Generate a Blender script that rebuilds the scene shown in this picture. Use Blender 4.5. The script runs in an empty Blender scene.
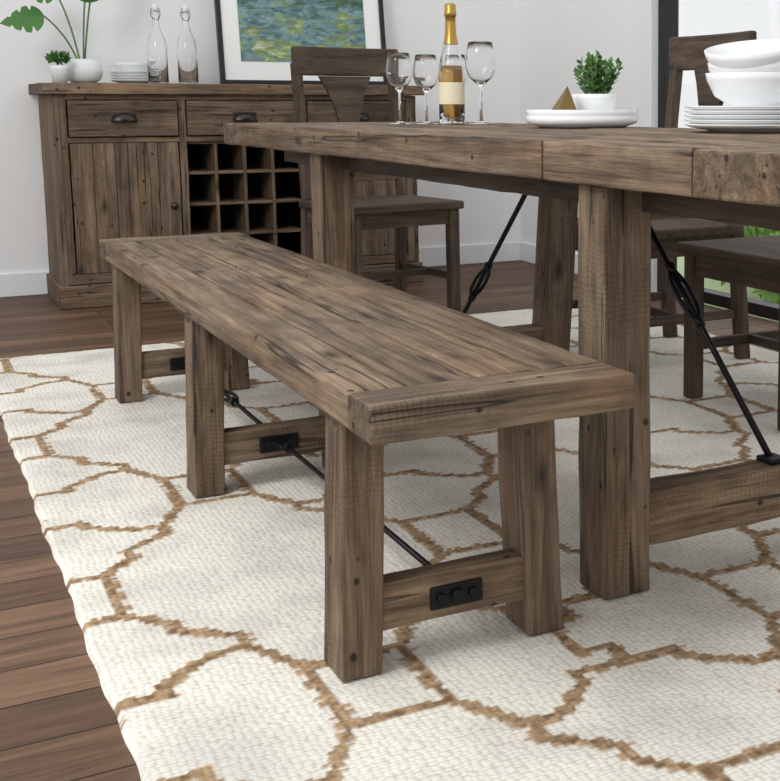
import bpy, bmesh, math, random
import numpy as np
from mathutils import Vector, Matrix, Euler
random.seed(7); np.random.seed(7)
S=bpy.context.scene
rad=math.radians
try:
    S.view_settings.view_transform='Standard'
    S.view_settings.look='None'
except Exception: pass

# ------------------------------------------------------------ materials
def newmat(name):
    m=bpy.data.materials.new(name); m.use_nodes=True
    nt=m.node_tree; b=nt.nodes['Principled BSDF']
    return m,nt,b
def N(nt,t,**k):
    n=nt.nodes.new(t)
    for a,v in k.items(): setattr(n,a,v)
    return n
def srgb(r,g,b):
    f=lambda c:(c/255/12.92) if c/255<=.04045 else ((c/255+.055)/1.055)**2.4
    return (f(r),f(g),f(b),1)
def plain(name,col,rough=.5,metal=0,spec=None,bump=0,bscale=200,trans=0,ior=1.45,var=.06):
    m,nt,b=newmat(name)
    b.inputs['Roughness'].default_value=rough; b.inputs['Metallic'].default_value=metal
    b.inputs['IOR'].default_value=ior
    b.inputs['Transmission Weight'].default_value=trans
    tc=N(nt,'ShaderNodeTexCoord'); no=N(nt,'ShaderNodeTexNoise'); no.inputs['Scale'].default_value=6 if not bump else bscale
    nt.links.new(tc.outputs['Object'],no.inputs['Vector'])
    mx=N(nt,'ShaderNodeMix',data_type='RGBA'); 
    c=col; mx.inputs[6].default_value=tuple(min(1,x*(1-var)) for x in c[:3])+(1,); mx.inputs[7].default_value=tuple(min(1,x*(1+var)) for x in c[:3])+(1,)
    nt.links.new(no.outputs['Fac'],mx.inputs[0]); nt.links.new(mx.outputs[2],b.inputs['Base Color'])
    if bump:
        bp=N(nt,'ShaderNodeBump'); bp.inputs['Strength'].default_value=bump; bp.inputs['Distance'].default_value=.002
        nt.links.new(no.outputs['Fac'],bp.inputs['Height']); nt.links.new(bp.outputs[0],b.inputs['Normal'])
    return m

def wood(name,dark,mid,light,rough=.72,knots=True,bump=.5,contrast=1.0):
    m,nt,b=newmat(name); L=nt.links.new
    tc=N(nt,'ShaderNodeTexCoord'); oi=N(nt,'ShaderNodeObjectInfo')
    cb=N(nt,'ShaderNodeCombineXYZ'); mu=N(nt,'ShaderNodeMath',operation='MULTIPLY'); mu.inputs[1].default_value=37
    L(oi.outputs['Random'],mu.inputs[0]); 
    for i in range(3): L(mu.outputs[0],cb.inputs[i])
    ad=N(nt,'ShaderNodeVectorMath',operation='ADD'); L(tc.outputs['Object'],ad.inputs[0]); L(cb.outputs[0],ad.inputs[1])
    def mp(s):
        q=N(nt,'ShaderNodeMapping'); q.inputs['Scale'].default_value=s; L(ad.outputs[0],q.inputs['Vector']); return q
    def noise(s,detail,dist=0,rg=.6):
        q=mp(s); n=N(nt,'ShaderNodeTexNoise'); n.inputs['Scale'].default_value=1; n.inputs['Detail'].default_value=detail
        n.inputs['Distortion'].default_value=dist; n.inputs['Roughness'].default_value=rg; L(q.outputs[0],n.inputs['Vector']); return n
    g=noise((2.0,40,40),9,.5,.72); t=noise((1.6,5,5),3,.3); f=noise((7,200,200),4,0,.6); ck=noise((1.3,36,36),2,.15,.5); pt=noise((3,5,5),2); bl=noise((9,14,14),5,.4,.6); hn=noise((2.5,9,9),3,.3)
    def mix(a,bb,fac,blend='MIX'):
        q=N(nt,'ShaderNodeMix',data_type='RGBA',blend_type=blend)
        for s,v in ((0,fac),(6,a),(7,bb)):
            if isinstance(v,(int,float,tuple)): q.inputs[s].default_value=v
            else: L(v,q.inputs[s])
        return q.outputs[2]
    def ramp(src,stops):
        r=N(nt,'ShaderNodeValToRGB'); e=r.color_ramp.elements
        e[0].position=stops[0][0]; e[0].color=stops[0][1]; e[1].position=stops[-1][0]; e[1].color=stops[-1][1]
        for p,c in stops[1:-1]: k=e.new(p); k.color=c
        L(src,r.inputs[0]); return r.outputs[0]
    G=lambda v:(v,v*.99,v*.98,1)
    c=ramp(g.outputs['Fac'],[(.30,dark),(.47,mid),(.68,light)])
    c=mix(c,ramp(t.outputs['Fac'],[(.32,G(.68)),(.68,G(1.25))]),.9*contrast,'MULTIPLY')
    c=mix(c,ramp(bl.outputs['Fac'],[(.36,(.66,.63,.60,1)),(.56,G(1.06))]),.7*contrast,'MULTIPLY')
    c=mix(c,ramp(hn.outputs['Fac'],[(.35,(.93,.97,1.02,1)),(.50,(1,1,1,1)),(.68,(1.17,1.08,.96,1))]),.8*contrast,'MULTIPLY')
    c=mix(c,ramp(f.outputs['Fac'],[(.34,G(.55)),(.5,G(1.05))]),.65,'MULTIPLY')
    mr=N(nt,'ShaderNodeMapRange'); mr.inputs['To Min'].default_value=.82; mr.inputs['To Max'].default_value=1.13
    L(oi.outputs['Random'],mr.inputs[0]); cc=N(nt,'ShaderNodeCombineColor')
    for i in range(3): L(mr.outputs[0],cc.inputs[i])
    c=mix(c,cc.outputs[0],1.0,'MULTIPLY')
    if knots:
        q=mp((4.5,13,13)); v=N(nt,'ShaderNodeTexVoronoi'); v.inputs['Scale'].default_value=1; L(q.outputs[0],v.inputs['Vector'])
        c=mix(c,ramp(v.outputs['Distance'],[(.05,G(.12)),(.10,G(.45)),(.22,G(1))]),.92,'MULTIPLY')
        q=mp((15,19,19)); v=N(nt,'ShaderNodeTexVoronoi'); v.inputs['Scale'].default_value=1; L(q.outputs[0],v.inputs['Vector'])
        c=mix(c,ramp(v.outputs['Distance'],[(.09,G(.10)),(.13,G(1))]),.9,'MULTIPLY')
        c=mix(c,ramp(ck.outputs['Fac'],[(.305,G(1)),(.330,G(.16)),(.346,G(.16)),(.368,G(1))]),.9,'MULTIPLY')
        q=mp((1,1,1)); w=N(nt,'ShaderNodeTexWave',bands_direction='X'); w.inputs['Scale'].default_value=34; w.inputs['Distortion'].default_value=9
        w.inputs['Detail'].default_value=4; L(q.outputs[0],w.inputs['Vector'])
        mk=N(nt,'ShaderNodeMapRange'); mk.inputs['From Min'].default_value=.46; mk.inputs['From Max'].default_value=.62; mk.inputs['To Max'].default_value=.8; L(pt.outputs['Fac'],mk.inputs[0])
        c=mix(c,ramp(w.outputs['Fac'],[(0,G(.66)),(.4,G(1.03))]),mk.outputs[0],'MULTIPLY')
    sx=N(nt,'ShaderNodeSeparateXYZ'); L(tc.outputs['Normal'],sx.inputs[0]); ab=N(nt,'ShaderNodeMath',operation='ABSOLUTE'); L(sx.outputs['X'],ab.inputs[0])
    gt=N(nt,'ShaderNodeMath',operation='GREATER_THAN'); gt.inputs[1].default_value=.9; L(ab.outputs[0],gt.inputs[0])
    c=mix(c,(.70,.69,.68,1),gt.outputs[0],'MULTIPLY')
    L(c,b.inputs['Base Color'])
    b.inputs['Roughness'].default_value=rough; b.inputs['Specular IOR Level'].default_value=.35
    bp=N(nt,'ShaderNodeBump'); bp.inputs['Strength'].default_value=bump; bp.inputs['Distance'].default_value=.003
    h=N(nt,'ShaderNodeMath',operation='ADD'); L(g.outputs['Fac'],h.inputs[0]); L(f.outputs['Fac'],h.inputs[1])
    L(h.outputs[0],bp.inputs['Height']); L(bp.outputs[0],b.inputs['Normal'])
    return m

M_wood=wood('reclaimed_wood',srgb(66,54,44),srgb(114,97,81),srgb(151,134,113),bump=.8)
M_cab=wood('cabinet_wood',srgb(65,53,43),srgb(106,90,75),srgb(137,120,102),bump=.4)
M_chair=wood('chair_wood',srgb(48,39,32),srgb(76,63,52),srgb(99,85,71),bump=.3,knots=False,contrast=.7)
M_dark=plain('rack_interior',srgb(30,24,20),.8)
M_seam=plain('seam_wood',srgb(28,22,18),.9)
M_iron=plain('black_iron',srgb(34,33,34),.45,.7,bump=.15,bscale=120)
M_pull=plain('pewter_pull',srgb(70,66,64),.35,.8)
M_white=plain('white_ceramic',srgb(238,240,241),.18,var=.01)
M_whitem=plain('white_matte_ceramic',srgb(228,230,230),.5,var=.02)
M_wall=plain('wall_paint',srgb(240,240,240),.85,var=.006)
M_trim=plain('trim_paint',srgb(236,237,238),.5,var=.01)
M_black=plain('black_frame',srgb(24,24,26),.4)
M_mat=plain('mat_board',srgb(244,244,242),.8,var=.01)
M_leaf=plain('leaf_green',srgb(66,112,50),.45,var=.45)
M_leafs=plain('shrub_green',srgb(150,186,110),.6,var=.35)
M_leafd=plain('leaf_dark_green',srgb(78,120,58),.45,var=.5)
M_stem=plain('stem_green',srgb(84,120,60),.5,var=.2)
M_soil=plain('soil',srgb(50,38,30),.9,bump=.5,bscale=80)
M_gold=plain('dark_brass',srgb(132,108,64),.35,.7)
M_wine=plain('amber_wine',srgb(232,182,96),.05,trans=.9,ior=1.34,var=.03)
M_label=plain('paper_label',srgb(232,220,190),.6,var=.05)
M_capsule=plain('foil_capsule',srgb(178,142,72),.3,.7)
M_rubber=plain('stopper',srgb(225,225,220),.4)
M_lawn=plain('lawn_grass',srgb(190,208,160),.9,bump=.5,bscale=30,var=.2)
def glassmat(name,col=(1,1,1,1)):
    m,nt,b=newmat(name); b.inputs['Base Color'].default_value=col
    b.inputs['Transmission Weight'].default_value=1; b.inputs['Roughness'].default_value=0.0; b.inputs['IOR'].default_value=1.33
    return m
M_glass=glassmat('clear_glass')
def panemat():
    m=bpy.data.materials.new('window_glass'); m.use_nodes=True; nt=m.node_tree; nt.nodes.clear()
    o=N(nt,'ShaderNodeOutputMaterial'); a=N(nt,'ShaderNodeBsdfTransparent'); g=N(nt,'ShaderNodeBsdfGlossy'); g.inputs['Roughness'].default_value=.02
    x=N(nt,'ShaderNodeMixShader'); x.inputs[0].default_value=.06
    nt.links.new(a.outputs[0],x.inputs[1]); nt.links.new(g.outputs[0],x.inputs[2]); nt.links.new(x.outputs[0],o.inputs[0]); return m
M_pane=panemat()

# ------------------------------------------------------------ helpers
def link(o,mat=None,parent=None,smooth=False):
    S.collection.objects.link(o)
    if mat: o.data.materials.append(mat)
    if parent: o.parent=parent
    if smooth:
        for p in o.data.polygons: p.use_smooth=True
    return o
def empty(name,loc=(0,0,0),rz=0):
    e=bpy.data.objects.new(name,None); e.location=loc; e.rotation_euler=(0,0,rz); e.empty_display_size=.1
    S.collection.objects.link(e); return e
def pydata(name,v,f,mat,parent=None,smooth=False):
    me=bpy.data.meshes.new(name); me.from_pydata(v,[],f); me.update()
    return link(bpy.data.objects.new(name,me),mat,parent,smooth)
def box(name,parent,c,size,mat,axis='x',bev=.003,jit=.0012,shear=(0,0),rot=None,arc=0,step=.07):
    """box with grain along local X. c in parent frame minus parent offset handled by caller"""
    sx,sy,sz=size
    if axis=='x': L,W,H=sx,sy,sz; R=(0,0,0)
    elif axis=='y': L,W,H=sy,sx,sz; R=(0,0,rad(90))
    else: L,W,H=sz,sy,sx; R=(0,rad(-90),0)
    n=max(1,int(L/step)) if (jit or arc) else 1
    v=[];f=[]
    for i in range(n+1):
        u=i/n; x=-L/2+L*u
        for (y,z) in ((-W/2,-H/2),(W/2,-H/2),(W/2,H/2),(-W/2,H/2)):
            jy=random.uniform(-jit,jit); jz=random.uniform(-jit,jit)
            yy,zz=y+jy,z+jz
            if arc: yy+=arc*(1-(2*u-1)**2)
            if axis=='z':
                s=1-u; zz-=shear[0]*s; yy+=shear[1]*s
            v.append((x,yy,zz))
    for i in range(n):
        a=4*i;b=a+4
        for k in range(4): f.append((a+k,a+(k+1)%4,b+(k+1)%4,b+k))
    f.append((3,2,1,0)); e=4*n; f.append((e,e+1,e+2,e+3))
    o=pydata(name,v,[tuple(reversed(q)) for q in f],mat,parent)
    o.location=c; o.rotation_euler=R if rot is None else rot
    if bev:
        b=o.modifiers.new('bev','BEVEL'); b.width=bev; b.segments=2; b.limit_method='ANGLE'; b.angle_limit=rad(50)
    return o
def cyl(name,parent,p0,p1,r,mat,n=16,r2=None):
    p0=Vector(p0);p1=Vector(p1); d=p1-p0; q=d.to_track_quat('Z','Y'); r2=r if r2 is None else r2
    v=[];f=[]
    for i in range(n):
        a=2*math.pi*i/n; v.append((r*math.cos(a),r*math.sin(a),0)); 
    for i in range(n):
        a=2*math.pi*i/n; v.append((r2*math.cos(a),r2*math.sin(a),d.length))
    for i in range(n): f.append((i,(i+1)%n,n+(i+1)%n,n+i))
    f.append(tuple(range(n-1,-1,-1))); f.append(tuple(range(n,2*n)))
    o=pydata(name,v,f,mat,parent); o.location=p0; o.rotation_mode='QUATERNION'; o.rotation_quaternion=q
    for p in o.data.polygons[:n]: p.use_smooth=True
    return o
def lathe(name,parent,prof,mat,loc=(0,0,0),n=48,smooth=True,rot=(0,0,0)):
    v=[];f=[];m=len(prof)
    for i in range(n):
        a=2*math.pi*i/n; c,s=math.cos(a),math.sin(a)
        for r,z in prof: v.append((max(r,1e-5)*c,max(r,1e-5)*s,z))
    for i in range(n):
        j=(i+1)%n
        for k in range(m-1): f.append((i*m+k,j*m+k,j*m+k+1,i*m+k+1))
    o=pydata(name,v,f,mat,parent,smooth); o.location=loc; o.rotation_euler=rot
    bm=bmesh.new(); bm.from_mesh(o.data); bmesh.ops.remove_doubles(bm,verts=bm.verts,dist=2e-5); bmesh.ops.recalc_face_normals(bm,faces=bm.faces); bm.to_mesh(o.data); bm.free()
    return o
def tube(name,parent,pts,r,mat):
    cu=bpy.data.curves.new(name,'CURVE'); cu.dimensions='3D'; cu.bevel_depth=r; cu.bevel_resolution=3; cu.use_fill_caps=True
    sp=cu.splines.new('NURBS'); sp.points.add(len(pts)-1); sp.use_endpoint_u=True; sp.order_u=min(4,len(pts))
    for i,p in enumerate(pts): sp.points[i].co=(*p,1)
    o=bpy.data.objects.new(name,cu); S.collection.objects.link(o); cu.materials.append(mat); o.parent=parent
    return o

# ------------------------------------------------------------ room
WY=5.95; WX=2.92; FZ=-.010; RZ=.003
def floor_mat():
    m,nt,b=newmat('floor_planks'); L=nt.links.new
    tc=N(nt,'ShaderNodeTexCoord'); br=N(nt,'ShaderNodeTexBrick'); br.offset=.37; br.offset_frequency=2
    br.inputs['Scale'].default_value=1; br.inputs['Brick Width'].default_value=1.1; br.inputs['Row Height'].default_value=.125
    br.inputs['Mortar Size'].default_value=.0020; br.inputs['Mortar Smooth'].default_value=.1
    br.inputs['Color1'].default_value=srgb(118,91,71); br.inputs['Color2'].default_value=srgb(84,63,50); br.inputs['Mortar'].default_value=srgb(36,27,21)
    L(tc.outputs['Object'],br.inputs['Vector'])
    ad=N(nt,'ShaderNodeVectorMath',operation='ADD'); sc=N(nt,'ShaderNodeVectorMath',operation='SCALE'); sc.inputs['Scale'].default_value=40
    L(br.outputs['Color'],sc.inputs[0]); L(tc.outputs['Object'],ad.inputs[0]); L(sc.outputs[0],ad.inputs[1])
    mp=N(nt,'ShaderNodeMapping'); mp.inputs['Scale'].default_value=(2.2,26,1); L(ad.outputs[0],mp.inputs['Vector'])
    n=N(nt,'ShaderNodeTexNoise'); n.inputs['Scale'].default_value=1; n.inputs['Detail'].default_value=8; n.inputs['Roughness'].default_value=.7; n.inputs['Distortion'].default_value=.9
    L(mp.outputs[0],n.inputs['Vector'])
    r=N(nt,'ShaderNodeValToRGB'); e=r.color_ramp.elements; e[0].position=.33; e[0].color=(.42,.40,.38,1); e[1].position=.68; e[1].color=(1.4,1.37,1.33,1); L(n.outputs['Fac'],r.inputs[0])
    x=N(nt,'ShaderNodeMix',data_type='RGBA',blend_type='MULTIPLY'); x.inputs[0].default_value=.95; L(br.outputs['Color'],x.inputs[6]); L(r.outputs[0],x.inputs[7])
    L(x.outputs[2],b.inputs['Base Color']); b.inputs['Roughness'].default_value=.55; b.inputs['Specular IOR Level'].default_value=.25
    bp=N(nt,'ShaderNodeBump'); bp.inputs['Strength'].default_value=.3; bp.inputs['Distance'].default_value=.002; L(n.outputs['Fac'],bp.inputs['Height']); L(bp.outputs[0],b.inputs['Normal'])
    return m
box('floor',None,(0,1.95,FZ-.05),(5.84,8.1,.1),floor_mat(),bev=0,jit=0)
box('wall_back',None,(0,WY+.05,1.345),(5.84,.1,2.71),M_wall,bev=0,jit=0)
wr=empty('wall_right',(WX+.05,4,0))
def W(c): return (c[0]-WX-.05,c[1]-4,c[2])
Y0,Y1=1.2,4.60; ZT=2.35
box('wall_panel_far',wr,W((WX+.05,(Y1+WY)/2+.05,1.345)),(.1,WY-Y1+.1,2.71),M_wall,bev=0,jit=0)
box('wall_panel_near',wr,W((WX+.05,(Y0-2.1)/2,1.345)),(.1,Y0+2.1,2.71),M_wall,bev=0,jit=0)
box('wall_panel_top',wr,W((WX+.05,(Y0+Y1)/2,(ZT+2.7)/2)),(.1,Y1-Y0,2.7-ZT),M_wall,bev=0,jit=0)
wd=empty('window_1',(WX,3,0))
def Q(c): return (c[0]-WX,c[1]-3,c[2])
fx=WX+.05
for i,y in enumerate((Y1-.03,Y0+.03,(Y0+Y1)/2)):
    box(f'jamb_{i}',wd,Q((fx,y,ZT/2)),(.07,.06,ZT),M_black,bev=.003,jit=0)
box('head',wd,Q((fx,(Y0+Y1)/2,ZT-.03)),(.069,Y1-Y0,.06),M_black,bev=.003,jit=0)
box('sill',wd,Q((fx,(Y0+Y1)/2,.015)),(.069,Y1-Y0,.05),M_black,bev=.003,jit=0)
box('pane',wd,Q((fx,(Y0+Y1)/2,ZT/2)),(.006,Y1-Y0-.02,ZT-.04),M_pane,bev=0,jit=0)
box('trim_1',None,(WX-.012,Y1+.05,1.195),(.024,.1,2.41),M_trim,bev=.003,jit=0)
box('baseboard_back',None,((-2.92+WX)/2,WY-.007,.04),(5.82,.014,.1),M_trim,bev=.002,jit=0)
box('baseboard_right',None,(WX-.007,(Y1+.1+WY)/2-.008,.04),(.014,WY-Y1-.12,.1),M_trim,bev=.002,jit=0)

# outside
box('lawn',None,(6.1,5.5,-.42),(6,12,.1),M_lawn,bev=0,jit=0)
def foliage(name,parent,loc,n,R,leaf,mat,zmin=0,up=.3,inner=.35,wr=.3,zfloor=None):
    v=[];f=[]
    for i in range(n):
        while True:
            p=Vector((random.uniform(-1,1),random.uniform(-1,1),random.uniform(-1,1)))
            if inner<p.length<1: break
        d=(p.normalized()+Vector((random.uniform(-.6,.6),random.uniform(-.6,.6),random.uniform(-.2,.6)+up))).normalized()
        p=Vector((p.x*R[0],p.y*R[1],p.z*R[2]))
        if p.z<zmin: p.z=zmin+abs(p.z-zmin)*.3
        s=d.cross(Vector((random.uniform(-1,1),random.uniform(-1,1),random.uniform(-1,1)))).normalized(); nn=d.cross(s)
        l=leaf*random.uniform(.7,1.25); w=l*wr
        k=len(v)
        q=[p,p+d*l*.45+s*w+nn*l*.05,p+d*l,p+d*l*.45-s*w+nn*l*.05,p+d*l*.45-nn*l*.05]
        if zfloor is not None:
            for a in q: a.z=max(a.z,zfloor)
        v+= [tuple(a) for a in q]
        f+= [(k,k+1,k+4),(k+1,k+2,k+4),(k+2,k+3,k+4),(k+3,k,k+4)]
    o=pydata(name,v,f,mat,parent); o.location=loc; return o
for i,(x,y,h) in enumerate(((4.2,4.9,.42),(4.5,5.8,.5),(5.2,6.6,.5),(4.3,3.9,.4),(5.4,5.4,.45))):
    g=empty('garden_shrub',(x,y,-.369))
    foliage('leaves',g,(0,0,h*.55+.09),1800,(.4,.45,h*.46),.08,M_leafs,zmin=-h*.36,zfloor=-(h*.55+.06))
    for k in range(5):
        a=1.25*k; cyl(f'branch_{k}',g,(.02*math.cos(a),.02*math.sin(a),.004),(.2*math.cos(a),.22*math.sin(a),h*.7),.008,M_soil,8)

# ------------------------------------------------------------ rug
def make_rug():
    x0,x1,y0,y1=.215,2.53,.75,4.43
    d=.0056; nx=int((x1-x0)/d); ny=int((y1-y0)/d)
    xs=np.linspace(x0,x1,nx+1); ys=np.linspace(y0,y1,ny+1)
    X,Y=np.meshgrid(xs,ys)
    sx,sy=.0092,.0080
    rnd=np.random.rand(int(9/sx),int(9/sy)); ii=(X/sx).astype(int)%rnd.shape[0]; jj=(Y/sy).astype(int)%rnd.shape[1]
    R=rnd[ii,jj]
    qx=np.floor(X/sx)*sx+sx/2; qy=np.floor(Y/sy)*sy+sy/2
    wx=.004*np.sin(qy*5.3+.6)+.0020*np.sin(qy*21+qx*9)+.0015*np.sin(qx*38+2)
    wy=.004*np.sin(qx*4.7+2.1)+.0020*np.sin(qx*25+qy*11)+.0015*np.sin(qy*41+1)
    qx,qy=qx+wx,qy+wy
    segs=[]
    def path(pts,cx,cy,fx,fy):
        for a,b in zip(pts[:-1],pts[1:]): segs.append((cx+fx*a[0],cy+fy*a[1],cx+fx*b[0],cy+fy*b[1]))
    PX,PY=.70,1.07
    h=.073; k=.102
    for i in range(-2,5):
        for j in range(-2,4):
            ax,ay=.553+PX*i,1.605+PY*j
            bx,by=ax-.35,ay+.535
            for (cx,cy) in ((ax,ay),(bx,by)):
                path([(h,k),(-h,k),(-h,-k),(h,-k),(h,k)],cx,cy,1,1)
            for fx in (1,-1):
                for fy in (1,-1):
                    path([(h,k),(.135,.215),(.135,.262),(.215,.325),(.215,.365),(.35-h,.535-k)],ax,ay,fx,fy)
                    path([(.135,.215),(.185,.215),(.265,.150),(.265,.120),(.35,.120)],ax,ay,fx,fy)
            path([(.35,.120),(.35,.060),(.300,.060),(.300,-.060),(.35,-.060),(.35,-.120)],ax,ay,1,1)
    D=np.full(X.shape,9.0)
    for (a,b,c,e) in segs:
        if max(a,c)<x0-.1 or min(a,c)>x1+.1 or max(b,e)<y0-.1 or min(b,e)>y1+.1: continue
        dx,dy=c-a,e-b; L2=dx*dx+dy*dy+1e-12
        t=np.clip(((qx-a)*dx+(qy-b)*dy)/L2,0,1)
        D=np.minimum(D,np.hypot(qx-a-t*dx,qy-b-t*dy))
    P=(D<(.0122+.0045*(R-.5)*2)).astype(np.float32)
    Z=np.full(X.shape,.001)+.0008*(R-.5)*2+.001*P
    X2=X+(.0025*np.sin(Y*9)+.0015*np.sin(Y*41))*np.exp(-(X-x0)/.05); Y2=Y+(.0025*np.sin(X*8)+.0015*np.sin(X*37))*np.exp(-(y1-Y)/.05)
    Z[0,:]=Z[-1,:]=FZ+.0005; Z[:,0]=Z[:,-1]=FZ+.0005
    co=np.stack([X2,Y2,Z],-1).reshape(-1,3).astype(np.float32)
    me=bpy.data.meshes.new('area_rug'); me.vertices.add(len(co)); me.vertices.foreach_set('co',co.ravel())
    I=np.arange((nx+1)*(ny+1)).reshape(ny+1,nx+1)
    F=np.stack([I[:-1,:-1],I[:-1,1:],I[1:,1:],I[1:,:-1]],-1).reshape(-1,4).astype(np.int32)
    me.loops.add(F.size); me.loops.foreach_set('vertex_index',F.ravel())
    me.polygons.add(len(F)); me.polygons.foreach_set('loop_start',np.arange(0,F.size,4,dtype=np.int32))
    me.update(calc_edges=True)
    at=me.attributes.new('pat','FLOAT','POINT'); at.data.foreach_set('value',P.ravel())
    at=me.attributes.new('rnd','FLOAT','POINT'); at.data.foreach_set('value',R.astype(np.float32).ravel())
    m,nt,b=newmat('rug_jute_wool'); L=nt.links.new
    a=N(nt,'ShaderNodeAttribute',attribute_name='pat'); a2=N(nt,'ShaderNodeAttribute',attribute_name='rnd')
    tc=N(nt,'ShaderNodeTexCoord'); no=N(nt,'ShaderNodeTexNoise'); no.inputs['Scale'].default_value=5; no.inputs['Detail'].default_value=6; L(tc.outputs['Object'],no.inputs['Vector'])
    ww=N(nt,'ShaderNodeValToRGB'); e=ww.color_ramp.elements; e[0].position=.33; e[0].color=srgb(210,206,197); e[1].position=.55; e[1].color=srgb(234,230,220); L(no.outputs['Fac'],ww.inputs[0])
    tt=N(nt,'ShaderNodeValToRGB'); e=tt.color_ramp.elements; e[0].position=0; e[0].color=srgb(122,98,74); e[1].position=1; e[1].color=srgb(188,160,128); L(a2.outputs['Fac'],tt.inputs[0])
    x=N(nt,'ShaderNodeMix',data_type='RGBA'); L(a.outputs['Fac'],x.inputs[0]); L(ww.outputs[0],x.inputs[6]); L(tt.outputs[0],x.inputs[7])
    mp=N(nt,'ShaderNodeMapping'); mp.inputs['Scale'].default_value=(88,130,1); L(tc.outputs['Object'],mp.inputs['Vector'])
    dn=N(nt,'ShaderNodeTexNoise'); dn.inputs['Scale'].default_value=16; dn.inputs['Detail'].default_value=2; L(tc.outputs['Object'],dn.inputs['Vector'])
    sc=N(nt,'ShaderNodeVectorMath',operation='SCALE'); sc.inputs['Scale'].default_value=1.5; L(dn.outputs['Color'],sc.inputs[0])
    av=N(nt,'ShaderNodeVectorMath',operation='ADD'); L(mp.outputs[0],av.inputs[0]); L(sc.outputs[0],av.inputs[1])
    v=N(nt,'ShaderNodeTexVoronoi',voronoi_dimensions='2D'); v.inputs['Scale'].default_value=1; v.inputs['Randomness'].default_value=.4; L(av.outputs[0],v.inputs['Vector'])
    rr=N(nt,'ShaderNodeValToRGB'); e=rr.color_ramp.elements; e[0].position=.3; e[0].color=(1.04,1.04,1.04,1); e[1].position=.72; e[1].color=(.58,.55,.51,1); L(v.outputs['Distance'],rr.inputs[0])
    y=N(nt,'ShaderNodeMix',data_type='RGBA',blend_type='MULTIPLY'); y.inputs[0].default_value=.62; L(x.outputs[2],y.inputs[6]); L(rr.outputs[0],y.inputs[7]); L(y.outputs[2],b.inputs['Base Color'])
    b.inputs['Roughness'].default_value=.95; b.inputs['Specular IOR Level'].default_value=.1
    iv=N(nt,'ShaderNodeMath',operation='SUBTRACT'); iv.inputs[0].default_value=1; L(v.outputs['Distance'],iv.inputs[1])
    bp=N(nt,'ShaderNodeBump'); bp.inputs['Strength'].default_value=.5; bp.inputs['Distance'].default_value=.0025; L(iv.outputs[0],bp.inputs['Height']); L(bp.outputs[0],b.inputs['Normal'])
    o=bpy.data.objects.new('area_rug',me); link(o,m)
make_rug()

# ------------------------------------------------------------ turnbuckle rod
def turnbuckle(parent,p0,p1,tf,r=.006,ln=.13,tag=''):
    p0=Vector(p0);p1=Vector(p1); d=(p1-p0); u=d.normalized(); c=p0+d*tf
    cyl('rod'+tag,parent,p0,p1,r,M_iron)
    side=u.cross(Vector((0,0,1)))
    if side.length<.01: side=Vector((1,0,0))
    side.normalize()
    for s in (1,-1):
        pts=[c-u*ln/2,c-u*ln*.35+side*s*.016,c+side*s*.019,c+u*ln*.35+side*s*.016,c+u*ln/2]
        tube('turnbuckle_bar'+tag,parent,[tuple(q) for q in pts],.005,M_iron)
    for s in (1,-1): cyl('turnbuckle_nut'+tag,parent,c+u*s*ln*.4,c+u*s*ln*.58,.011,M_iron,6)
# ------------------------------------------------------------ bench
def bench():
    ox,oy=.694,2.60
    g=empty('dining_bench',(ox,oy,0))
    P=lambda x,y,z:(x-ox,y-oy,z)
    x0,x1,y0,y1=.500,.891,1.45,3.72; zt=.448; th=.052
    bb=.095
    ws=[.085,.105,.094,.107]; xx=x0
    for i,w in enumerate(ws):
        dz=random.uniform(-.0012,.0012)
        box(f'top_plank_{i+1}',g,P(xx+w/2,(y0+y1)/2,zt-th/2+dz),(w-.0048,y1-y0-2*bb-.001,th),M_wood,'y',bev=.0048,jit=.0008)
        xx+=w
    box('seam_filler',g,P((x0+x1)/2,(y0+y1)/2,zt-th/2-.006),(x1-x0-.03,y1-y0-.04,th-.014),M_seam,'y',bev=0,jit=0)
    for k,y in enumerate((y0+bb/2,y1-bb/2)):
        box(f'breadboard_end_{k+1}',g,P((x0+x1)/2,y,zt-th/2),(x1-x0+.001,bb-.0040,th),M_wood,'x',bev=.0045)
    lx,ly=.062,.085
    for k,yc in enumerate((1.672,2.640,3.608)):
        zb=RZ; h=zt-th-zb-.0008
        for s,xb in ((-1,.507),(1,.868)):
            xt=xb-s*.014
            cx=(xt-s*lx/2)
            box(f'leg_{k+1}{"a" if s<0 else "b"}',g,P(cx,yc,zb+h/2),(lx,ly,h),M_wood,'z',bev=.003,shear=(s*.014,0))
        box(f'stretcher_{k+1}',g,P(.69,yc-.012,.098+.0),(.868-.507-2*lx+.02,.04,.072),M_wood,'x',bev=.003)
        box(f'cross_cleat_{k+1}',g,P(.69,yc,zt-th-.02),(.34,.05,.038),M_wood,'x',bev=.003)
        box(f'bracket_{k+1}',g,P(.69,yc-.0345,.096),(.085,.006,.036),M_iron,'x',bev=.006,jit=0)
        for s in (-1,1): cyl(f'bolt_{k+1}',g,P(.69+s*.026,yc-.036,.096),P(.69+s*.026,yc-.044,.096),.008,M_iron,6)
        cyl(f'rod_nut_{k+1}',g,P(.69,yc-.036,.096),P(.69,yc-.045,.096),.011,M_iron,6)
    turnbuckle(g,P(.69,1.67,.103),P(.69,2.62,.103),.96,.005,.10,'_near')
    turnbuckle(g,P(.69,2.64,.103),P(.69,3.6,.103),.45,.005,.13,'_far')
bench()

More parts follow.
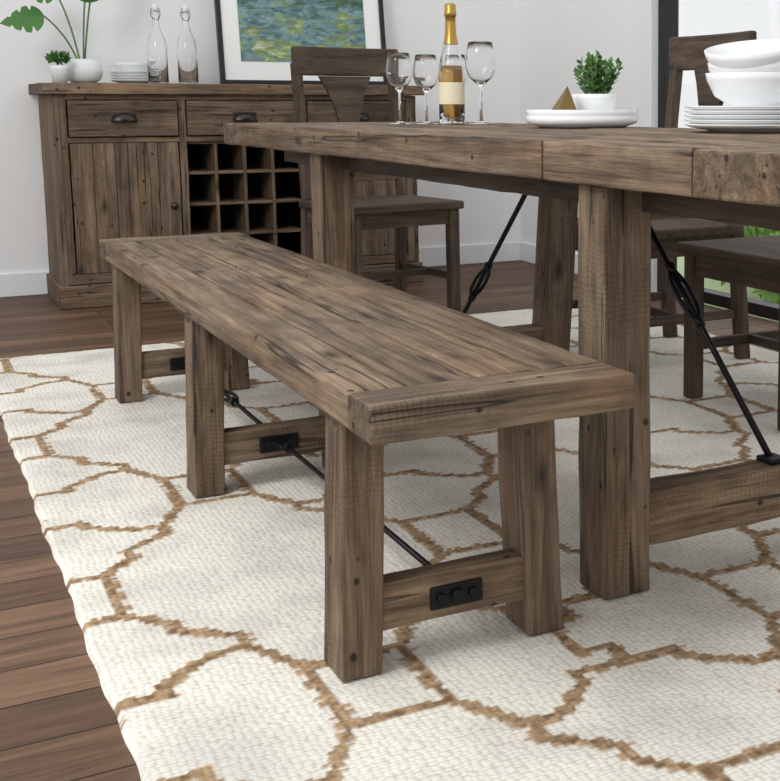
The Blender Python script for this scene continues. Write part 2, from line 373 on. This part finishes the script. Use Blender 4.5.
# ------------------------------------------------------------ table
TZ=.765
def table():
    ox,oy=1.363,2.475
    g=empty('dining_table',(ox,oy,0)); P=lambda x,y,z:(x-ox,y-oy,z)
    x0,x1=.955,1.772; th=.068
    nb=6; w=(x1-x0)/nb
    secs=[(1.41,1.866,'leaf_plank'),(1.868,4.03,'top_plank')]
    for (ya,yb,nm) in secs:
        for i in range(nb):
            ww=w-.0044; cx=x0+w*(i+.5)
            box(f'{nm}_{i+1}',g,P(cx,(ya+yb)/2,TZ-th/2+random.uniform(-.0006,.0006)),(ww,yb-ya-.003,th),M_wood,'y',bev=.0048,jit=.0011)
    box('seam_filler',g,P((x0+x1)/2,2.48,TZ-th/2-.006),(x1-x0-.03,3.26,th-.014),M_seam,'y',bev=0,jit=0)
    for k,(ya,yb) in enumerate(((.82,1.11),(1.112,1.407),(4.033,4.14))):
        box(f'breadboard_{k+1}',g,P((x0+x1)/2,(ya+yb)/2,TZ-th/2),(x1-x0+.001,yb-ya,th),M_wood,'x',bev=.004,jit=.0011)
    lw=.09; zb=RZ
    for k,yc in enumerate((1.735,3.225)):
        h=TZ-th-zb-.0008
        for s in (-1,1):
            xo=.978 if s<0 else 1.765
            box(f'leg_{k+1}{"a" if s<0 else "b"}',g,P(xo-s*lw/2,yc,zb+h/2),(lw,lw,h),M_wood,'z',bev=.004,shear=(0 if s<0 else -.05,0))
        box(f'stretcher_{k+1}',g,P(1.353,yc,.125),(.60,.07,.095),M_wood,'x',bev=.004)
        box(f'top_beam_{k+1}',g,P(1.363,yc,TZ-th-.031),(.63,.075,.06),M_wood,'x',bev=.004)
    for s in (-1,1):
        box(f'apron_{s+2}',g,P(1.363+s*.3,2.475,TZ-th-.022),(.028,2.6,.044),M_chair,'y',bev=.002)
    box('centre_beam',g,P(1.363,2.475,TZ-th-.02),(.08,1.4,.04),M_chair,'y',bev=.002)
    turnbuckle(g,P(1.363,1.74,.175),P(1.363,2.27,.665),.55,.0064,.14,'_near')
    turnbuckle(g,P(1.363,3.22,.175),P(1.363,2.68,.665),.35,.0064,.14,'_far')
    for k,(y,z) in enumerate(((2.27,.665),(2.68,.665))): box(f'rod_plate_{k+1}',g,P(1.363,y,z-.004),(.05,.06,.02),M_iron,'x',bev=.003,jit=0)
    for k,y in enumerate((1.74,3.22)): box(f'rod_shoe_{k+1}',g,P(1.363,y,.178),(.04,.045,.010),M_iron,'x',bev=.003,jit=0)
table()

# ------------------------------------------------------------ chairs
def chair(loc,rz,zf=0):
    g=empty('dining_chair',(loc[0],loc[1],zf),rz)
    sw,sd,st,sz=.50,.46,.032,.445-zf
    box('seat',g,(0,-.01,sz-st/2),(sw,sd,st),M_chair,'x',bev=.008,jit=0)
    l=.042
    for i,s in enumerate((-1,1)):
        box(f'front_leg_{i}',g,(s*(sw/2-.035),-sd/2+.03,(sz-st)/2),(l,l,sz-st),M_chair,'z',bev=.003,jit=0,shear=(0,-.0))
        box(f'rear_leg_{i}',g,(s*(sw/2-.035),sd/2-.02,(sz)/2),(l*.9,l,sz),M_chair,'z',bev=.003,jit=0,shear=(0,.035))
        h=1.0-sz
        o=box(f'back_stile_{i}',g,(s*(sw/2-.035),sd/2-.02+.06,sz+h/2),(l*.9,l*.8,h),M_chair,'z',bev=.003,jit=0,shear=(0,-.06))
        box(f'side_apron_{i}',g,(s*(sw/2-.035),0,sz-st-.03),(.022,sd-.08,.06),M_chair,'y',bev=.002,jit=0)
        box(f'side_stretcher_{i}',g,(s*(sw/2-.035),0.01,.15),(.022,sd-.07,.028),M_chair,'y',bev=.002,jit=0)
    box('front_apron',g,(0,-sd/2+.03,sz-st-.03),(sw-.1,.022,.06),M_chair,'x',bev=.002,jit=0)
    box('rear_apron',g,(0,sd/2-.02,sz-st-.03),(sw-.1,.022,.06),M_chair,'x',bev=.002,jit=0)
    box('cross_stretcher',g,(0,0,.15),(sw-.08,.022,.026),M_chair,'x',bev=.002,jit=0)
    yb=lambda z: sd/2-.02+.06*(z-sz)/(1.0-sz)
    box('lower_rail',g,(0,yb(sz+.09),sz+.09),(sw-.1,.024,.05),M_chair,'x',bev=.003,jit=0)
    box('crest_rail',g,(0,yb(.99)-.012,.999-zf),(sw-.03,.032,.115),M_chair,'x',bev=.008,jit=0,arc=.028,step=.04)
    z0,z1=sz+.11,.95; prof=[(0,.062),(.2,.046),(.45,.042),(.65,.055),(.85,.085),(1,.115)]
    v=[];f=[]
    for t,w in prof:
        z=z0+(z1-z0)*t; y=yb(z)+(.012*t)
        v+= [(-w,y-.009,z),(w,y-.009,z),(w,y+.009,z),(-w,y+.009,z)]
    for i in range(len(prof)-1):
        a=4*i;b=a+4
        for k in range(4): f.append((a+k,a+(k+1)%4,b+(k+1)%4,b+k))
    f.append((3,2,1,0)); e=4*(len(prof)-1); f.append((e,e+1,e+2,e+3))
    pydata('splat',v,f,M_chair,g)
    return g
chair((1.69,4.72),rad(8),FZ)
chair((2.12,3.40),rad(-90),RZ)
chair((2.12,2.60),rad(-90),RZ)

# ------------------------------------------------------------ sideboard
def sideboard():
    ox,oy=1.345,5.68
    g=empty('sideboard_cabinet',(ox,oy,FZ)); P=lambda x,y,z:(x-ox,y-oy,z)
    x0,x1,yf,yb=.585,2.135,5.44,5.92; H=.922
    D=yb-yf; yc=(yf+yb)/2
    for i in range(3):
        d=(D+.04)/3; box(f'top_plank_{i+1}',g,P((x0+x1)/2,yf-.03+d*(i+.5),H-.0225),(x1-x0+.07,d-.001,.045),M_cab,'x',bev=.004)
    box('side_left',g,P(x0+.0125,yc,.475),(.025,D,.80),M_cab,'z',bev=.003)
    box('side_right',g,P(x1-.0125,yc,.475),(.025,D,.80),M_cab,'z',bev=.003)
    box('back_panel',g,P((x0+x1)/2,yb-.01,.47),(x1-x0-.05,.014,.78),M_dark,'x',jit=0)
    box('bottom_panel',g,P((x0+x1)/2,yc,.115),(x1-x0-.05,D-.02,.03),M_cab,'x',jit=0)
    box('plinth',g,P((x0+x1)/2,yc-.012,.048),(x1-x0+.03,D+.0,.096),M_cab,'x',bev=.006)
    for i,x in enumerate((x0+.03,1.086,1.604,x1-.03)):
        box(f'stile_{i+1}',g,P(x,yf+.012,.49),(.045 if i in(0,3) else .03,.024,.77),M_cab,'z',bev=.002)
    for i,(z,hh) in enumerate(((.866,.022),(.69,.022),(.12,.04))):
        box(f'rail_{i+1}',g,P((x0+x1)/2,yf+.0125,z),(x1-x0-.05,.023,hh),M_cab,'x',bev=.002)
    secs=((x0+.053,1.071),(1.101,1.589),(1.619,x1-.053))
    for i,(a,b) in enumerate(secs):
        c=(a+b)/2; w=b-a
        box(f'drawer_{i+1}',g,P(c,yf+.004,.778),(w-.008,.03,.146),M_cab,'x',bev=.003)
        box(f'drawer_trim_{i+1}',g,P(c,yf+.0,.709),(w-.008,.03,.008),M_cab,'x',bev=.002)
        v=[];f=[];n=14;m=6
        for q in range(m+1):
            ph=math.pi/2*q/m
            for k in range(n+1):
                th=math.pi*k/n
                v.append((.052*math.cos(th)*math.cos(ph*.92),-.026*math.sin(ph)*1.0-.001,.034*math.sin(th)*math.cos(ph*.92)))
        for q in range(m):
            for k in range(n):
                a0=q*(n+1)+k; f.append((a0,a0+1,a0+n+2,a0+n+1))
        o=pydata(f'cup_pull_{i+1}',v,f,M_pull,g,True); o.location=P(c,yf-.012,.766)
        sm=o.modifiers.new('s','SOLIDIFY'); sm.thickness=.003
        box(f'pull_plate_{i+1}',g,P(c,yf-.0125,.796),(.1,.004,.012),M_pull,'x',bev=.001,jit=0)
    for i in (0,2):
        a,b=secs[i]; w=(b-a-.01)/5
        for k in range(5):
            box(f'door_{i+1}_plank_{k+1}',g,P(a+.005+w*(k+.5),yf+.010,.41),(w-.0015,.022,.535),M_cab,'z',bev=.0018)
        xk=b-.035 if i==0 else a+.035
        cyl(f'knob_stem_{i}',g,P(xk,yf,.41),P(xk,yf-.02,.41),.006,M_pull)
        lathe(f'knob_{i}',g,[(0,0),(.012,.002),(.016,.008),(.012,.015),(0,.017)],M_pull,P(xk,yf-.014,.41),20,rot=(rad(90),0,0))
    a,b=secs[1]
    zlo,zhi=.14,.679
    for k in range(1,4): box(f'rack_divider_{k}',g,P(a+(b-a)*k/4,yc-.02,(zlo+zhi)/2),(.014,D-.08,zhi-zlo),M_cab,'z',bev=.001,jit=0)
    for k in range(0,5):
        z=zlo+(zhi-zlo)*k/4
        box(f'rack_shelf_{k}',g,P((a+b)/2,yc-.02,z if 0<k<4 else (z+.005 if k==0 else z-.005)),(b-a,D-.082,.013),M_cab,'x',bev=.001,jit=0)
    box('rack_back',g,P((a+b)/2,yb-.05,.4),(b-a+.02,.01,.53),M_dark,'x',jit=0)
sideboard()
CZ=.913
# ------------------------------------------------------------ framed painting
def painting_mat():
    m,nt,b=newmat('waterlily_painting'); L=nt.links.new
    tc=N(nt,'ShaderNodeTexCoord')
    mp=N(nt,'ShaderNodeMapping'); mp.inputs['Scale'].default_value=(7,1,19); L(tc.outputs['Object'],mp.inputs['Vector'])
    n=N(nt,'ShaderNodeTexNoise'); n.inputs['Scale'].default_value=1.2; n.inputs['Detail'].default_value=9; n.inputs['Roughness'].default_value=.68; n.inputs['Distortion'].default_value=.6; L(mp.outputs[0],n.inputs['Vector'])
    sp=N(nt,'ShaderNodeSeparateXYZ'); L(tc.outputs['Object'],sp.inputs[0])
    mr=N(nt,'ShaderNodeMapRange'); mr.inputs['From Min'].default_value=-.2; mr.inputs['From Max'].default_value=.22; mr.inputs['To Min'].default_value=.10; mr.inputs['To Max'].default_value=-.14; L(sp.outputs['Z'],mr.inputs[0])
    ad=N(nt,'ShaderNodeMath',operation='ADD'); L(n.outputs['Fac'],ad.inputs[0]); L(mr.outputs[0],ad.inputs[1])
    r=N(nt,'ShaderNodeValToRGB'); cs=[(.2,srgb(38,58,46)),(.36,srgb(62,92,66)),(.44,srgb(86,116,116)),(.51,srgb(118,150,160)),(.56,srgb(112,138,84)),(.63,srgb(150,164,104)),(.72,srgb(190,200,196)),(.85,srgb(214,206,196))]
    e=r.color_ramp.elements; e[0].position,e[0].color=cs[0]; e[1].position,e[1].color=cs[-1]
    for p,c in cs[1:-1]:
        k=e.new(p); k.color=c
    L(ad.outputs[0],r.inputs[0])
    v=N(nt,'ShaderNodeTexVoronoi'); mp2=N(nt,'ShaderNodeMapping'); mp2.inputs['Scale'].default_value=(26,1,60); L(tc.outputs['Object'],mp2.inputs['Vector']); v.inputs['Scale'].default_value=1; L(mp2.outputs[0],v.inputs['Vector'])
    bw=N(nt,'ShaderNodeRGBToBW'); L(v.outputs['Color'],bw.inputs[0])
    x=N(nt,'ShaderNodeMix',data_type='RGBA',blend_type='OVERLAY'); x.inputs[0].default_value=.35; L(r.outputs[0],x.inputs[6]); L(bw.outputs[0],x.inputs[7])
    L(x.outputs[2],b.inputs['Base Color']); b.inputs['Roughness'].default_value=.35
    return m
def picture():
    g=empty('framed_painting',(1.735,5.80,CZ+.001)); g.rotation_euler=(rad(-7),0,0)
    W,Hh,t=.80,.62,.022
    box('frame_bottom',g,(0,0,t/2),(W,.025,t),M_black,'x',bev=.002,jit=0)
    box('frame_top',g,(0,0,Hh-t/2),(W,.025,t),M_black,'x',bev=.002,jit=0)
    for s in (-1,1): box(f'frame_side_{s+1}',g,(s*(W/2-t/2),0,Hh/2),(t,.025,Hh-2*t),M_black,'z',bev=.002,jit=0)
    box('mat_board',g,(0,.002,Hh/2),(W-2*t,.006,Hh-2*t),M_mat,'x',bev=0,jit=0)
    box('canvas_print',g,(0,-.0025,Hh/2+.01),(W-.2,.004,Hh-.2),painting_mat(),'x',bev=0,jit=0)
picture()
# ------------------------------------------------------------ sideboard decor
def swing_bottle(x,y):
    g=empty('swing_top_bottle',(x,y,CZ))
    o=[(0,0),(.036,0),(.041,.004),(.041,.15),(.036,.185),(.020,.225),(.0145,.25),(.0135,.29),(.016,.292),(.016,.305),(.011,.305)]
    i=[(.0105,.29),(.0115,.25),(.017,.223),(.032,.183),(.037,.15),(.037,.01),(0,.008)]
    lathe('glass_body',g,o+i,M_glass,n=40)
    lathe('stopper',g,[(0,.298),(.010,.3),(.0125,.31),(.0135,.322),(.009,.332),(0,.334)],M_rubber,n=24)
    for s in (-1,1): tube(f'wire_{s+1}',g,[(s*.017,0,.282),(s*.021,0,.295),(s*.020,0,.315),(s*.004,0,.325)],.0014,M_iron)
    tube('wire_bail',g,[(-.017,0,.282),(-.012,-.018,.27),(0,-.024,.262),(.012,-.018,.27),(.017,0,.282)],.0014,M_iron)
swing_bottle(1.022,5.56); swing_bottle(1.145,5.56)
def plates(name,x,y,z,R,n,dz):
    g=empty(name,(x,y,z))
    for k in range(n):
        b=k*dz
        lathe(f'plate_{k+1}',g,[(0,b),(R*.6,b),(R*.63,b+.004),(R*.9,b+.010),(R,b+.0155),(R,b+.018),(R*.9,b+.0145),(R*.62,b+.008),(0,b+.006)],M_white,n=56)
    return g
plates('plate_stack',.955,5.72,CZ,.10,4,.012)
g=empty('serving_bowl',(.955,5.72,CZ+.046))
lathe('bowl',g,[(0,0),(.045,0),(.05,.004),(.082,.03),(.086,.045),(.083,.045),(.078,.032),(.045,.009),(0,.007)],M_white)
def monstera(parent,name,base,tip_dir,size,normal):
    d=Vector(tip_dir).normalized(); nn=Vector(normal); s=d.cross(nn).normalized(); nn=s.cross(d).normalized()
    pts=[]; K=44
    for i in range(K+1):
        t=i/K; w=.46*math.sin(math.pi*min(1,t*1.02)**.62)*(1-.12*t)
        notch=1-.42*max(0,math.sin(t*math.pi*9))**2*(1 if .2<t<.92 else 0)
        pts.append((t,w*notch))
    v=[];f=[]
    for t,w in pts:
        dr=-.25*t*t
        c=Vector(base)+d*size*t+nn*size*dr
        v+= [tuple(c+s*size*w+nn*size*(-.15*w)),tuple(c),tuple(c-s*size*w+nn*size*(-.15*w))]
    for i in range(K):
        a=3*i; f+= [(a,a+1,a+4,a+3),(a+1,a+2,a+5,a+4)]
    return pydata(name,v,f,M_leaf,parent,False)
g=empty('monstera_vase',(.735,5.62,CZ))
lathe('vase',g,[(0,0),(.045,0),(.068,.018),(.077,.05),(.068,.082),(.045,.1),(.038,.1),(.06,.08),(.068,.05),(.06,.02),(0,.008)],M_whitem)
for i,(tip,dr,sz) in enumerate((((-.14,-.03,.27),(-1,0,-.05),.17),((-.09,.0,.37),(-.9,-.2,.2),.16),((.06,-.02,.42),(.5,-.1,.8),.15),((.015,-.04,.33),(.1,-.5,.9),.14))):
    tube(f'stem_{i}',g,[(0,0,.03),(tip[0]*.2,tip[1]*.3,.13),(tip[0]*.45,tip[1]*.6,tip[2]*.75),tip],.0035,M_stem)
    monstera(g,f'leaf_{i}',tip,dr,sz,(0,-.75,.65))
g=empty('small_potted_plant',(.632,5.52,CZ))
lathe('pot',g,[(0,0),(.028,0),(.036,.055),(.037,.07),(.033,.07),(.031,.055),(0,.05)],M_whitem,n=32)
foliage('leaves',g,(0,0,.09),120,(.03,.03,.022),.028,M_leaf)

# ------------------------------------------------------------ table setting
def wine_glass(x,y,h):
    g=empty('wine_glass',(x,y,TZ+.001)); k=h/.22
    prof=[(0,0),(.034,0),(.034,.0015),(.012,.005),(.004,.012),(.0033,.05),(.0035,.098),(.010,.108),(.028,.125),(.036,.148),(.0365,.17),(.032,.20),(.029,.22),(.0283,.22),(.0312,.20),(.0355,.17),(.035,.149),(.027,.127),(.009,.111),(0,.108)]
    lathe('glass',g,[(r*k*1.12,z*k) for r,z in prof],M_glass,n=40)
wine_glass(1.348,3.565,.213); wine_glass(1.422,3.535,.208); wine_glass(1.545,3.60,.213); wine_glass(1.558,3.435,.245)
g=empty('champagne_bottle',(1.478,3.47,TZ+.001))
ob=[(0,.012),(.020,.004),(.030,0),(.037,.004),(.0385,.02),(.0385,.150),(.0365,.175),(.030,.205),(.021,.238),(.016,.265),(.0145,.335),(.0165,.336),(.0165,.345),(.0125,.345)]
ib=[(.012,.27),(.017,.238),(.0275,.205),(.0335,.175),(.0355,.150),(.0355,.016),(0,.018)]
lathe('glass_body',g,ob+ib,M_glass,n=44)
lathe('wine',g,[(0,.0185),(.0350,.0175),(.0350,.150),(.0330,.174),(0,.174)],M_wine,n=40)
lathe('label',g,[(.0389,.06),(.0389,.125)],M_label,n=44)
lathe('foil_neck',g,[(.0222,.238),(.0170,.265),(.0155,.300),(.0155,.318),(.0180,.320),(.0180,.333),(.0168,.335),(.0172,.352),(.013,.358),(0,.359)],M_capsule,n=32)

g=empty('serving_platter',(1.555,2.80,TZ+.001))
for k,b in enumerate((0,.016)):
    lathe(f'platter_{k}',g,[(0,b),(.11,b),(.118,b+.004),(.142,b+.012),(.146,b+.03),(.142,b+.03),(.136,b+.016),(.11,b+.008),(0,b+.007)],M_white,n=64)
g=empty('potted_boxwood',(1.592,2.80,TZ+.025))
lathe('pot',g,[(0,0),(.046,0),(.058,.05),(.060,.062),(.055,.062),(.052,.052),(0,.048)],M_white,n=40)
v=[];f=[]
for k in range(34):
    a=random.uniform(0,6.28); r=random.uniform(.01,.078); tip=Vector((r*math.cos(a),r*math.sin(a),.05+random.uniform(.075,.12)*(1-.3*r/.078)))
    b0=Vector((tip.x*.4,tip.y*.4,.05)); cyl(f'twig_{k}',g,b0,tip,.0012,M_stem,6)
    for q in range(11):
        t=.15+.85*q/10; p=b0.lerp(tip,t); aa=q*2.4+k
        d=Vector((math.cos(aa),math.sin(aa),.7 if q<10 else 3)).normalized(); s=d.cross(Vector((0,0,1))).normalized(); nn=s.cross(d)
        l=.023*random.uniform(.8,1.2); w=l*.34; i0=len(v)
        v+=[tuple(p),tuple(p+d*l*.5+s*w+nn*.002),tuple(p+d*l),tuple(p+d*l*.5-s*w+nn*.002),tuple(p+d*l*.5)]
        f+=[(i0,i0+1,i0+4),(i0+1,i0+2,i0+4),(i0+2,i0+3,i0+4),(i0+3,i0,i0+4)]
pydata('leaves',v,f,M_leafd,g)
g=empty('brass_pyramid_ornament',(1.485,2.775,TZ+.025))
pydata('pyramid',[(-.034,-.030,0),(.034,-.030,0),(.034,.030,0),(-.034,.030,0),(0.014,0,.082)],[(3,2,1,0),(0,1,4),(1,2,4),(2,3,4),(3,0,4)],M_gold,g)

plates('dinner_plate_stack',1.615,2.16,TZ+.001,.142,5,.0095)
g=empty('bowl_stack',(1.625,2.155,TZ+.052))
def bowl(nm,z,R,h,rot=(0,0,0),off=(0,0)):
    lathe(nm,g,[(0,0),(R*.5,0),(R*.52,.006),(R*.82,h*.35),(R*.97,h*.8),(R,h),(R*.965,h),(R*.93,h*.8),(R*.78,h*.38),(R*.5,.012),(0,.009)],M_white,(off[0],off[1],z),56,rot=rot)
bowl('bowl_lower',0,.108,.075)
bowl('bowl_middle',.022,.104,.075)
bowl('bowl_upper',.062,.106,.07,(rad(6),rad(-10),0))

# ------------------------------------------------------------ lights / world
w=bpy.data.worlds.new('world'); S.world=w; w.use_nodes=True
bg=w.node_tree.nodes['Background']; bg.inputs[0].default_value=(.97,.985,1,1); bg.inputs[1].default_value=.97
def area(name,loc,target,size,e,col=(1,1,1)):
    l=bpy.data.lights.new(name,'AREA'); l.energy=e; l.size=size; l.color=col
    o=bpy.data.objects.new(name,l); o.location=loc; o.rotation_euler=(Vector(target)-Vector(loc)).to_track_quat('-Z','Y').to_euler(); S.collection.objects.link(o)
area('studio_softbox',(-1.4,1.6,2.7),(1.2,2.8,.3),1.3,72,(1,.99,.97))
# ------------------------------------------------------------ camera
cam=bpy.data.cameras.new('camera'); co=bpy.data.objects.new('camera',cam); S.collection.objects.link(co)
co.location=(0,0,.825); co.rotation_euler=(rad(90-8.03),0,rad(-30.8))
cam.sensor_fit='HORIZONTAL'; cam.sensor_width=36; cam.lens=1226*36/780
cam.shift_x=-230/780; cam.shift_y=-113/780; cam.clip_start=.02
S.camera=co
